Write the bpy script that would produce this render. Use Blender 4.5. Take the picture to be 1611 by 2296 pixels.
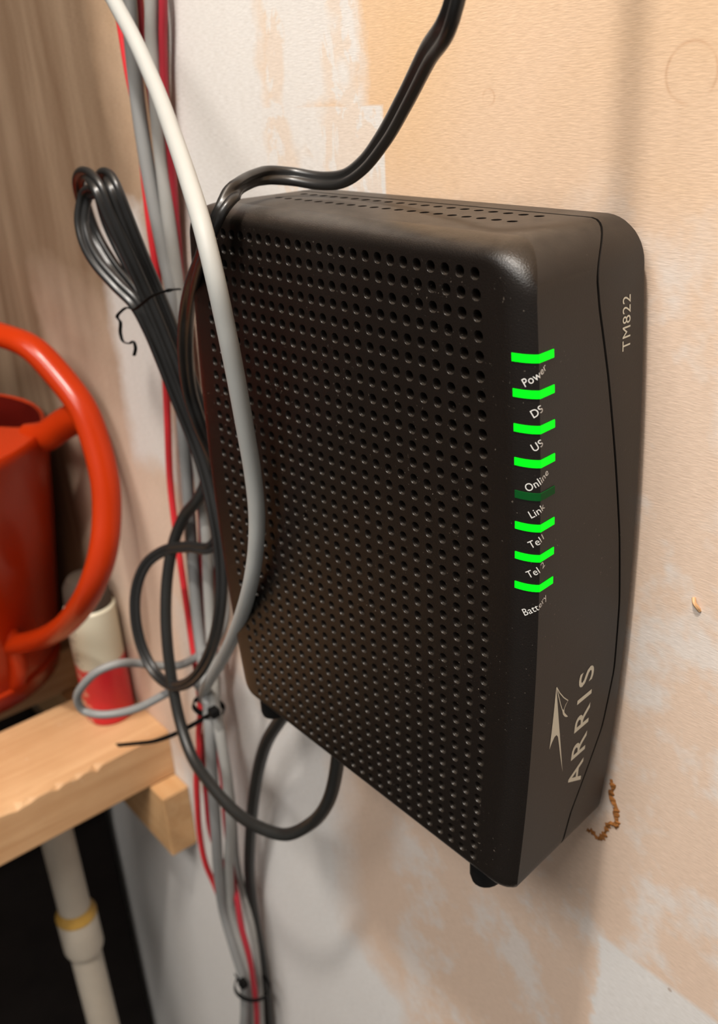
import bpy, bmesh, math, random
import numpy as np
from mathutils import Vector, Matrix

random.seed(7)
for o in list(bpy.data.objects):
    bpy.data.objects.remove(o)
scene = bpy.context.scene
COL = scene.collection

# ------------------------------------------------------------------ units
# "u-space": x to the right along the wall, y down, z towards the wall, one unit = one column
# pitch of the vent holes (5.6 mm).  z = 0 is the perforated face of the modem, z = 10 the wall.
S = 0.0056
H0 = 1.40                      # height of the top vent row above the floor, metres
WZ = 10.0


def W(p):
    return Vector((p[0] * S, (p[2] - WZ) * S, H0 - p[1] * S))


# ------------------------------------------------------------------ camera
RC = np.array([[0.64271933, 0.04993846, 0.76447238],
               [0.29763053, 0.90321247, -0.30923018],
               [-0.70592346, 0.42627853, 0.5656489]])
TC = np.array([5.52699502, -10.1173397, 39.9011239])
FPX = 2089.745
camd = bpy.data.cameras.new('camera')
cam = bpy.data.objects.new('camera', camd)
COL.objects.link(cam)
scene.camera = cam
o_u = -RC.T @ TC


def uv2w(v):
    return Vector((v[0], v[2], -v[1]))


right, down, fwd = uv2w(RC[0]), uv2w(RC[1]), uv2w(RC[2])
M = Matrix.Identity(4)
for i in range(3):
    M[i][0] = right[i]
    M[i][1] = -down[i]
    M[i][2] = -fwd[i]
    M[i][3] = W(o_u)[i]
cam.matrix_world = M
camd.sensor_fit = 'VERTICAL'
camd.sensor_height = 36.0
camd.lens = 36.0 * FPX / 2296.0
camd.clip_start = 0.01
camd.clip_end = 20
camd.dof.use_dof = True
camd.dof.focus_distance = 46.5 * S
camd.dof.aperture_fstop = 15.0

# ------------------------------------------------------------------ world, light, exposure
world = bpy.data.worlds.new('world')
scene.world = world
world.use_nodes = True
bg = world.node_tree.nodes['Background']
bg.inputs[0].default_value = (1.0, 0.97, 0.93, 1)
bg.inputs[1].default_value = 0.27

ld = bpy.data.lights.new('ceiling_bulb', 'POINT')
ld.energy = 40.0
ld.color = (1.0, 0.95, 0.885)
ld.shadow_soft_size = 0.032
bulb = bpy.data.objects.new('ceiling_bulb', ld)
bulb.location = W((14, -150, -55))
COL.objects.link(bulb)

pd = bpy.data.lights.new('fill_panel', 'AREA')  # added soft fill from above, no fixture there
pd.shape = 'RECTANGLE'
pd.size = 0.9
pd.size_y = 0.6
pd.energy = 24.0
pd.color = (1.0, 0.97, 0.93)
panel = bpy.data.objects.new('fill_panel', pd)
panel.location = W((30, -186, -190))
COL.objects.link(panel)

scene.cycles.adaptive_threshold = 0.05
scene.cycles.max_bounces = 5
scene.cycles.diffuse_bounces = 3
scene.cycles.glossy_bounces = 2
scene.cycles.transmission_bounces = 1
scene.view_settings.view_transform = 'Standard'
scene.view_settings.look = 'None'
scene.view_settings.exposure = 0.0
scene.view_settings.gamma = 1.0
scene.view_settings.use_curve_mapping = False


# ------------------------------------------------------------------ helpers
def ray_at(px, py, z):
    """point in u-space seen at photo pixel (px,py) at distance z from the modem face plane"""
    d = RC.T @ np.array([(px - 805.5) / FPX, (py - 1148.0) / FPX, 1.0])
    s = (z - o_u[2]) / d[2]
    return tuple(o_u + s * d)


def tag(o, label=None, cat=None, group=None, kind=None):
    if label:
        o['label'] = label
    if cat:
        o['category'] = cat
    if group:
        o['group'] = group
    if kind:
        o['kind'] = kind
    return o


def empty(name, loc=(0, 0, 0)):
    o = bpy.data.objects.new(name, None)
    o.empty_display_size = 0.01
    o.location = loc
    COL.objects.link(o)
    return o


def mesh_obj(name, verts, faces, mat, parent=None, smooth=True, sharp=40, raw=False):
    """verts in u-space (raw=False) or world metres (raw=True)"""
    me = bpy.data.meshes.new(name)
    vs = [tuple(v) for v in verts] if raw else [tuple(W(v)) for v in verts]
    me.from_pydata(vs, [], faces)
    me.update()
    return link_mesh(name, me, mat, parent, smooth, sharp)


def link_mesh(name, me, mat, parent=None, smooth=True, sharp=40, recalc=True):
    if recalc:
        bm = bmesh.new()
        bm.from_mesh(me)
        bmesh.ops.recalc_face_normals(bm, faces=bm.faces)
        bm.to_mesh(me)
        bm.free()
    if smooth:
        for p in me.polygons:
            p.use_smooth = True
        me.set_sharp_from_angle(angle=math.radians(sharp))
    o = bpy.data.objects.new(name, me)
    COL.objects.link(o)
    if mat:
        for m in (mat if isinstance(mat, (list, tuple)) else [mat]):
            me.materials.append(m)
    if parent:
        o.parent = parent
        o.matrix_parent_inverse = Matrix.Translation(-parent.location)
    return o


def catmull(pts, n=8):
    P = [np.array(p, float) for p in pts]
    P = [2 * P[0] - P[1]] + P + [2 * P[-1] - P[-2]]
    out = []
    for i in range(1, len(P) - 2):
        p0, p1, p2, p3 = P[i - 1:i + 3]
        # centripetal parameterisation keeps tight bends clean
        def tj(ti, a, b):
            return ti + max(np.linalg.norm(b[:3] - a[:3]), 1e-6) ** 0.5
        t0 = 0.0
        t1 = tj(t0, p0, p1)
        t2 = tj(t1, p1, p2)
        t3 = tj(t2, p2, p3)
        for k in range(n):
            t = t1 + (t2 - t1) * k / n
            a1 = (t1 - t) / (t1 - t0) * p0 + (t - t0) / (t1 - t0) * p1
            a2 = (t2 - t) / (t2 - t1) * p1 + (t - t1) / (t2 - t1) * p2
            a3 = (t3 - t) / (t3 - t2) * p2 + (t - t2) / (t3 - t2) * p3
            b1 = (t2 - t) / (t2 - t0) * a1 + (t - t0) / (t2 - t0) * a2
            b2 = (t3 - t) / (t3 - t1) * a2 + (t - t1) / (t3 - t1) * a3
            out.append((t2 - t) / (t2 - t1) * b1 + (t - t1) / (t2 - t1) * b2)
    out.append(P[-2])
    return out


def sweep(path, profile, ref=None, caps=True, scale=None):
    """profile: list of (a,b) offsets; a along the ribbon axis, b along its normal; u-space"""
    path = [np.array(p, float)[:3] for p in path]
    n = len(path)
    verts, faces = [], []
    m = len(profile)
    prevA = None
    for i in range(n):
        T = path[min(i + 1, n - 1)] - path[max(i - 1, 0)]
        T /= np.linalg.norm(T) + 1e-12
        if ref is not None:
            r = np.array(ref[i] if isinstance(ref, list) else ref, float)
            A = r - T * (r @ T)
            if np.linalg.norm(A) < 0.15 and prevA is not None:
                A = prevA - T * (prevA @ T)
        elif prevA is None:
            r = np.array([0, 0, 1.0]) if abs(T[2]) < 0.8 else np.array([1.0, 0, 0])
            A = r - T * (r @ T)
        else:
            A = prevA - T * (prevA @ T)
        A /= np.linalg.norm(A) + 1e-12
        if prevA is not None and A @ prevA < 0 and ref is not None:
            A = -A
        prevA = A
        B = np.cross(T, A)
        k = 1.0 if scale is None else scale[i]
        for a, b in profile:
            verts.append(path[i] + A * a * k + B * b * k)
    for i in range(n - 1):
        for j in range(m):
            j2 = (j + 1) % m
            faces.append((i * m + j, i * m + j2, (i + 1) * m + j2, (i + 1) * m + j))
    if caps:
        faces.append(tuple(range(m - 1, -1, -1)))
        faces.append(tuple((n - 1) * m + j for j in range(m)))
    return verts, faces


def circle(r, n=12):
    return [(r * math.cos(2 * math.pi * k / n), r * math.sin(2 * math.pi * k / n)) for k in range(n)]


def zipcord(rc=0.29, n=9):
    """outline of a two-conductor flat cord"""
    d = rc * 0.93
    out = []
    a0 = math.radians(32)
    for k in range(n + 1):
        a = -math.pi + a0 + (2 * math.pi - 2 * a0) * k / n
        out.append((d + rc * math.cos(a), rc * math.sin(a)))
    for k in range(n + 1):
        a = a0 + (2 * math.pi - 2 * a0) * k / n
        out.append((-d + rc * math.cos(a), rc * math.sin(a)))
    return out


def pxpath(pts, n=8):
    return catmull([ray_at(*p) for p in pts], n)


def join(parts):
    V, F = [], []
    for v, f in parts:
        b = len(V)
        V += list(v)
        F += [tuple(i + b for i in q) for q in f]
    return V, F


def box_u(x0, x1, y0, y1, z0, z1, bev=0.0, jit=0.0, seg=1):
    """bevelled box, world-metre bmesh -> mesh"""
    bm = bmesh.new()
    bmesh.ops.create_cube(bm, size=1)
    a, b = W((x0, y0, z0)), W((x1, y1, z1))
    c, d = (a + b) / 2, b - a
    for v in bm.verts:
        v.co = Vector((c.x + v.co.x * abs(d.x), c.y + v.co.y * abs(d.y), c.z + v.co.z * abs(d.z)))
    if bev:
        bmesh.ops.bevel(bm, geom=bm.edges[:], offset=bev * S, segments=seg, affect='EDGES', profile=0.5)
    me = bpy.data.meshes.new('box')
    bm.to_mesh(me)
    bm.free()
    return me


# ------------------------------------------------------------------ materials
class N:
    """tiny node-tree writer"""
    def __init__(self, name):
        self.m = bpy.data.materials.new(name)
        self.m.use_nodes = True
        self.t = self.m.node_tree
        self.b = self.t.nodes['Principled BSDF']

    def node(self, typ, **kw):
        n = self.t.nodes.new(typ)
        for k, v in kw.items():
            setattr(n, k, v)
        return n

    def link(self, a, b):
        self.t.links.new(a, b)

    def val(self, sock, v):
        if hasattr(v, 'is_output') or isinstance(v, bpy.types.NodeSocket):
            self.link(v, sock)
        else:
            sock.default_value = v

    def math(self, op, a, b=None, c=None, clamp=False):
        n = self.node('ShaderNodeMath', operation=op, use_clamp=clamp)
        self.val(n.inputs[0], a)
        if b is not None:
            self.val(n.inputs[1], b)
        if c is not None:
            self.val(n.inputs[2], c)
        return n.outputs[0]

    def mix(self, f, a, b, blend='MIX'):
        n = self.node('ShaderNodeMix', data_type='RGBA', blend_type=blend)
        self.val(n.inputs[0], f)
        self.val(n.inputs[6], a)
        self.val(n.inputs[7], b)
        return n.outputs[2]

    def coord(self, scale=(1, 1, 1), loc=(0, 0, 0), kind='Object'):
        tc = self.node('ShaderNodeTexCoord')
        mp = self.node('ShaderNodeMapping')
        self.link(tc.outputs[kind], mp.inputs[0])
        mp.inputs['Scale'].default_value = scale
        mp.inputs['Location'].default_value = loc
        return mp.outputs[0]

    def noise(self, vec, scale, detail=4, rough=0.55, dist=0.0, color=False):
        n = self.node('ShaderNodeTexNoise')
        self.link(vec, n.inputs['Vector'])
        n.inputs['Scale'].default_value = scale
        n.inputs['Detail'].default_value = detail
        n.inputs['Roughness'].default_value = rough
        n.inputs['Distortion'].default_value = dist
        return n.outputs['Color' if color else 'Fac']

    def ramp(self, f, p0, p1, c0=(0, 0, 0, 1), c1=(1, 1, 1, 1)):
        n = self.node('ShaderNodeValToRGB')
        self.val(n.inputs[0], f)
        n.color_ramp.elements[0].position = p0
        n.color_ramp.elements[1].position = p1
        n.color_ramp.elements[0].color = c0
        n.color_ramp.elements[1].color = c1
        return n.outputs[0]

    def bump(self, h, strength, dist):
        n = self.node('ShaderNodeBump')
        n.inputs['Strength'].default_value = strength
        n.inputs['Distance'].default_value = dist
        self.link(h, n.inputs['Height'])
        self.link(n.outputs[0], self.b.inputs['Normal'])

    def set(self, **kw):
        for k, v in kw.items():
            self.val(self.b.inputs[k.replace('_', ' ')], v)
        return self


def rgb(r, g, b):
    return (r, g, b, 1)


def plastic(name, col, rough, dust=0.0, bump=0.25, spec=0.5, speck=0.0, grain=2600):
    n = N(name)
    v = n.coord()
    base = n.mix(n.noise(v, 60, 3), rgb(*col), rgb(*[c * 1.25 for c in col]))
    if dust:
        geo = n.node('ShaderNodeNewGeometry')
        sp = n.node('ShaderNodeSeparateXYZ')
        n.link(geo.outputs['Normal'], sp.inputs[0])
        up = n.math('MULTIPLY', n.math('POWER', n.math('MAXIMUM', sp.outputs[2], 0.0), 5.0), dust)
        f = n.math('MULTIPLY', up, n.ramp(n.noise(v, 180, 5, 0.7), 0.15, 0.7), clamp=True)
        base = n.mix(f, base, rgb(0.165, 0.135, 0.105))
    if speck:
        s = n.ramp(n.noise(v, 1100, 2, 0.5), 0.71, 0.77)
        s2 = n.ramp(n.noise(v, 45, 2, 0.5), 0.42, 0.65)
        base = n.mix(n.math('MULTIPLY', n.math('MULTIPLY', s, s2), speck), base, rgb(0.25, 0.21, 0.17))
    n.set(Base_Color=base, Roughness=rough)
    n.b.inputs['Specular IOR Level'].default_value = spec
    if bump:
        n.bump(n.noise(v, grain, 2, 0.5), bump, 0.0002)
    return n.m


def simple(name, col, rough=0.5, spec=0.5, metal=0.0, var=0.12, vscale=80):
    n = N(name)
    v = n.coord()
    base = n.mix(n.noise(v, vscale, 3), rgb(*[c * (1 - var) for c in col]), rgb(*[min(1, c * (1 + var)) for c in col]))
    n.set(Base_Color=base, Roughness=rough, Metallic=metal)
    n.b.inputs['Specular IOR Level'].default_value = spec
    return n.m


def emissive(name, col, strength):
    n = N(name)
    n.set(Base_Color=rgb(0.0, 0.03, 0.0), Roughness=0.6)
    n.b.inputs['Specular IOR Level'].default_value = 0.1
    n.b.inputs['Emission Color'].default_value = rgb(*col)
    n.b.inputs['Emission Strength'].default_value = strength
    return n.m


def wood(name, c0, c1, axis='Y', scale=30, rough=0.65):
    n = N(name)
    sc = {'Y': (1, 0.06, 1), 'X': (0.06, 1, 1), 'Z': (1, 1, 0.06)}[axis]
    v = n.coord(sc)
    g = n.noise(v, scale * 4, 6, 0.6, 0.6)
    f = n.ramp(g, 0.32, 0.68)
    v2 = n.coord()
    blot = n.ramp(n.noise(v2, 22, 3), 0.35, 0.75)
    col = n.mix(f, rgb(*c0), rgb(*c1))
    col = n.mix(n.math('MULTIPLY', blot, 0.35), col, rgb(c0[0] * 0.8, c0[1] * 0.72, c0[2] * 0.62))
    chips = n.ramp(n.noise(v2, 140, 3), 0.70, 0.76)
    col = n.mix(n.math('MULTIPLY', chips, 0.6), col, rgb(0.75, 0.62, 0.5))
    n.set(Base_Color=col, Roughness=rough)
    n.bump(g, 0.35, 0.0006)
    return n.m


def wall_material():
    n = N('wall_plywood')
    tc = n.node('ShaderNodeTexCoord')
    sep = n.node('ShaderNodeSeparateXYZ')
    n.link(tc.outputs['Object'], sep.inputs[0])
    x = n.math('DIVIDE', sep.outputs[0], S)
    y = n.math('DIVIDE', n.math('SUBTRACT', H0, sep.outputs[2]), S)
    v1 = n.coord()
    # ragged outlines: warp the coordinates with noise
    nz = n.node('ShaderNodeSeparateColor')
    n.link(n.noise(v1, 55, 3, 0.62, color=True), nz.inputs[0])
    nf = n.node('ShaderNodeSeparateColor')
    n.link(n.noise(v1, 9, 1, 0.5, color=True), nf.inputs[0])
    xw = n.math('ADD', x, n.math('MULTIPLY', n.math('SUBTRACT', nz.outputs[0], 0.5), 3.2))
    yw = n.math('ADD', y, n.math('MULTIPLY', n.math('SUBTRACT', nz.outputs[1], 0.5), 5.0))
    xw2 = n.math('ADD', xw, n.math('MULTIPLY', n.math('SUBTRACT', nf.outputs[0], 0.5), 10.0))
    yw2 = n.math('ADD', yw, n.math('MULTIPLY', n.math('SUBTRACT', nf.outputs[1], 0.5), 18.0))

    def sbox(X, Y, x0, x1, y0, y1, f):
        a = n.math('MINIMUM', n.math('SUBTRACT', X, x0), n.math('SUBTRACT', x1, X))
        b = n.math('MINIMUM', n.math('SUBTRACT', Y, y0), n.math('SUBTRACT', y1, Y))
        return n.math('ADD', n.math('DIVIDE', n.math('MINIMUM', a, b), f), 0.5, clamp=True)

    def mx(*s):
        r = s[0]
        for q in s[1:]:
            r = n.math('MAXIMUM', r, q)
        return r

    # wood paper colours
    tan = n.mix(n.ramp(n.noise(v1, 16, 3), 0.3, 0.7), rgb(0.70, 0.465, 0.265), rgb(0.70, 0.485, 0.315))
    vg = n.coord((0.5, 1, 1))
    pk = n.math('MAXIMUM', n.math('MULTIPLY', n.ramp(n.noise(v1, 6, 2), 0.4, 0.62), 0.5), n.math('DIVIDE', n.math('SUBTRACT', yw2, -6.0), 12.0, clamp=True))
    tan = n.mix(n.math('MULTIPLY', pk, 0.9), tan, rgb(0.68, 0.525, 0.42))
    # browner streaked board at the far left, partial shade baked into its colour
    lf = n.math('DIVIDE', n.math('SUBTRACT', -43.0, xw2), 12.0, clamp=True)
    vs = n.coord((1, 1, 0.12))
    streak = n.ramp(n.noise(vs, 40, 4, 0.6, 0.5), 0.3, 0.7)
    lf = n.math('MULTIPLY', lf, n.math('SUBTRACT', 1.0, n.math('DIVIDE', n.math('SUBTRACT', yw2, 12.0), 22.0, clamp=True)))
    lf = n.math('MAXIMUM', lf, n.math('DIVIDE', n.math('SUBTRACT', -72.0, xw), 9.0, clamp=True))  # the can's shadow on the wall behind it also goes into the brown
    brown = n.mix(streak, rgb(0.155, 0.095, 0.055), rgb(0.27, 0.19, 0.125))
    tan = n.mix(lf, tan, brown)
    # white paint / plaster: solid fields
    sol = mx(sbox(xw, yw2, -43, -29.5, -60, 8, 2.5),
             sbox(xw, yw2, -54, -27, 46, 300, 6),
             sbox(xw, yw2, -100, -45, 78, 300, 9),
             sbox(xw, y, 1.5, 60, 46.2, 70, 0.5),
             n.math('MULTIPLY', sbox(xw, yw2, -60, -50.5, 0, 30, 2.6), 0.75),
             sbox(xw2, yw2, -70, -20, 72, 300, 4),
             sbox(xw2, yw2, 8, 40, 2, 12, 2.5))
    # smeared, scraped field with a straight right edge
    sm = sbox(x, y, -31, -17.8, -6.3, 30, 0.15)
    sm2 = sbox(xw, yw, -30, -19.5, -60, -5.5, 1.5)
    vm = n.coord((1.0, 1.0, 0.55))
    scr = n.ramp(n.noise(vm, 75, 4, 0.68, 0.6), 0.43, 0.53)
    vb = n.noise(v1, 18, 2)
    scr = n.math('MULTIPLY', n.math('MAXIMUM', scr, n.ramp(vb, 0.52, 0.6)), mx(sm, sm2))
    # faint chalky blotches on the right
    bl = n.math('MULTIPLY', n.ramp(n.noise(v1, 26, 4, 0.7), 0.50, 0.62), 0.55)
    bl = n.math('MULTIPLY', bl, n.math('DIVIDE', n.math('SUBTRACT', xw, -22.0), 4.0, clamp=True))
    bl = n.math('MULTIPLY', bl, n.math('DIVIDE', n.math('SUBTRACT', yw2, -2.0), 10.0, clamp=True))
    paint = n.mix(n.noise(v1, 30, 2), rgb(0.71, 0.71, 0.70), rgb(0.67, 0.665, 0.655))
    f = mx(n.math('MULTIPLY', sol, 0.88), n.math('MULTIPLY', scr, 0.85), bl)
    thin = n.math('MULTIPLY', mx(sm, sm2), 0.55)
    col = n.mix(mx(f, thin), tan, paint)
    # knots / rings
    def ring(cx, cy, r, w, a, c):
        dx = n.math('SUBTRACT', x, cx)
        dy = n.math('SUBTRACT', y, cy)
        d = n.math('SQRT', n.math('ADD', n.math('MULTIPLY', dx, dx), n.math('MULTIPLY', dy, dy)))
        m = n.math('SUBTRACT', 1.0, n.math('DIVIDE', n.math('ABSOLUTE', n.math('SUBTRACT', d, r)), w), clamp=True)
        m = n.math('MULTIPLY', n.math('MULTIPLY', m, a), n.ramp(nz.outputs[2], 0.35, 0.5))
        return n.mix(m, col, rgb(*c))
    col = ring(-9.3, -6.6, 0.40, 0.12, 0.5, (0.45, 0.24, 0.13))
    col = ring(-9.3, -6.6, 0.0, 0.13, 0.9, (0.25, 0.12, 0.07))
    col = ring(2.6, -7.4, 1.25, 0.12, 0.45, (0.45, 0.24, 0.13))
    fl = n.ramp(n.noise(v1, 160, 2, 0.5), 0.76, 0.79)
    col = n.mix(n.math('MULTIPLY', fl, 0.55), col, rgb(0.30, 0.17, 0.10))
    vfib = n.coord((0.12, 1, 1))
    fib = n.ramp(n.noise(vfib, 2200, 1, 0.7), 0.3, 0.7, rgb(0.86, 0.84, 0.82), rgb(1.06, 1.06, 1.06))
    col = n.mix(0.75, col, fib, 'MULTIPLY')
    n.set(Base_Color=col, Roughness=0.85)
    n.b.inputs['Specular IOR Level'].default_value = 0.2
    fine = n.noise(n.coord((0.2, 1, 1)), 1900, 1, 0.6)
    n.bump(fine, 0.15, 0.0004)
    return n.m


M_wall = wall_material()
M_dark = simple('dark_paint', (0.02, 0.017, 0.014), 0.9, 0.1)
M_floor = simple('concrete', (0.10, 0.09, 0.08), 0.9, 0.2, vscale=12)
M_ceil = simple('ceiling_board', (0.55, 0.47, 0.38), 0.9, 0.2, vscale=8)
M_shell = plastic('modem_plastic', (0.0065, 0.0045, 0.0034), 0.37, dust=0.22, bump=0.45, spec=0.34, speck=0.6, grain=2300)
M_side = plastic('modem_side_plastic', (0.0135, 0.0108, 0.0092), 0.5, dust=0.24, bump=0.2, spec=0.35, speck=0.5)
M_black = simple('rubber_and_hole_black', (0.004, 0.004, 0.004), 0.7, 0.15)
M_ink = simple('printed_ink', (0.62, 0.60, 0.50), 0.6, 0.3, var=0.04)
M_inkw = simple('printed_ink_white', (0.70, 0.69, 0.66), 0.6, 0.3, var=0.04)
M_led = emissive('led_green', (0.0, 1.0, 0.012), 1.05)
M_ledoff = simple('led_unlit', (0.001, 0.065, 0.01), 0.6, 0.15)
M_cord = simple('black_cord', (0.014, 0.0135, 0.013), 0.33, 0.55)
M_coax = simple('black_coax', (0.013, 0.013, 0.012), 0.42, 0.5)
M_white = simple('ethernet_jacket', (0.36, 0.365, 0.35), 0.5, 0.28, var=0.05)
M_grey = simple('grey_jacket', (0.23, 0.23, 0.226), 0.45, 0.4, var=0.08)
M_grey2 = simple('pale_grey_jacket', (0.31, 0.302, 0.285), 0.45, 0.4, var=0.08)
M_red = simple('red_jacket', (0.62, 0.028, 0.035), 0.4, 0.45, var=0.1)
M_dred = simple('dark_red_jacket', (0.33, 0.018, 0.03), 0.4, 0.45, var=0.1)
M_pine = wood('pine', (0.52, 0.29, 0.135), (0.66, 0.41, 0.215), 'Y')
M_pinex = wood('pine_block', (0.52, 0.29, 0.125), (0.64, 0.40, 0.20), 'X')
M_can = simple('can_red', (0.40, 0.028, 0.003), 0.24, 0.25, var=0.06, vscale=20)
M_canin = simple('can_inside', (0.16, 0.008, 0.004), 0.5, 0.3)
M_pvc = simple('pvc', (0.50, 0.44, 0.36), 0.4, 0.4, var=0.08)
M_glue = simple('pvc_primer', (0.45, 0.26, 0.05), 0.4, 0.4)
M_brass = simple('brass', (0.62, 0.40, 0.12), 0.3, 0.5, metal=0.9)
M_torn = simple('torn_paper', (0.26, 0.105, 0.03), 0.9, 0.1, var=0.35, vscale=400)
M_capgrey = simple('spray_cap', (0.06, 0.045, 0.034), 0.6, 0.2)

# ------------------------------------------------------------------ the setting
XL, XR, ZF, YF, YC = -150.0, 190.0, -260.0, H0 / S, -190.0


def slab(name, x0, x1, y0, y1, z0, z1, mat, **kw):
    o = link_mesh(name, box_u(x0, x1, y0, y1, z0, z1), mat, smooth=False)
    return tag(o, kind='structure', **kw)


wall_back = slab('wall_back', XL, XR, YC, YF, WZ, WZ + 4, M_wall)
slab('wall_left', XL - 4, XL, YC, YF, ZF, WZ, M_dark)
slab('floor', XL - 4, XR + 4, YF, YF + 4, ZF - 4, WZ + 4, M_floor)
slab('ceiling', XL - 4, XR + 4, YC - 4, YC, ZF - 4, WZ + 4, M_ceil)

# ragged torn hole edge in the wall paper behind the modem's lower corner
tp = [(1.55, 32.6), (1.75, 33.2), (1.65, 33.9), (2.1, 34.6), (2.15, 35.3), (2.35, 35.9), (1.75, 36.15), (1.5, 36.9), (1.35, 37.5),
      (0.95, 38.0), (0.5, 37.75), (0.1, 37.9)]
tv, tf = [], []
rng = random.Random(4)
den = catmull([(a, b, 0) for a, b in tp], 5)
for i, p in enumerate(den):
    w = 0.07 + 0.24 * rng.random() ** 1.5
    T = den[min(i + 1, len(den) - 1)] - den[max(i - 1, 0)]
    T = T / np.linalg.norm(T)
    nrm = np.array([-T[1], T[0], 0])
    lift = 0.12 + 0.1 * rng.random()
    tv += [p + nrm * w + (0, 0, WZ), p + nrm * w * 0.2 + (0, 0, WZ - lift), p - nrm * w + (0, 0, WZ - 0.02)]
for i in range(len(den) - 1):
    for j in range(2):
        a = i * 3 + j
        tf.append((a, a + 1, a + 4, a + 3))
mesh_obj('torn_paper_edge', tv, tf, M_torn, wall_back, smooth=False)
# a small lifted splinter on the right
sv, sf = sweep(catmull([(5.65, 17.75, 9.95), (5.8, 17.95, 9.8), (5.95, 18.15, 9.85), (6.05, 18.4, 10.0)], 4), circle(0.11, 6))
mesh_obj('wood_splinter', sv, sf, M_pine, wall_back)

# ------------------------------------------------------------------ the modem
AR = 0.914647
NCOL, NROW = 25, 38
YT, YB = -1.40, 35.45
ZB = 9.55


def vv(y):
    return (y / AR - 18.5) / 18.5


def XRt(y, z):
    return 3.05 - 0.78 * vv(y) ** 2 - 0.09 * z


def XLf(y, z):
    return -27.1 + 1.11 * vv(y) ** 2 + 0.05 * z


modem = empty('cable_modem', W((-12, YB, 5)))
tag(modem, 'black perforated cable modem with green lights mounted on the wall', 'modem')

SUB = 3
side_n = {'R': NROW * SUB, 'T': NCOL * SUB, 'L': NROW * SUB, 'B': NCOL * SUB}


def edge_profiles(t):
    """(inset, z) of every edge at rounding parameter t in 0..1"""
    s = lambda p: (math.sin(math.radians(p * t)), 1 - math.cos(math.radians(p * t)))
    r = s(64)
    q = s(90)
    return {'R': (1.6 - 1.78 * r[0], 0.92 * r[1]), 'T': (0.82 * (1 - q[0]), 2.0 * q[1]),
            'L': (1.6 * (1 - q[0]), 1.3 * q[1]), 'B': (1.1 * (1 - q[0]), 1.3 * q[1])}


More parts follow.
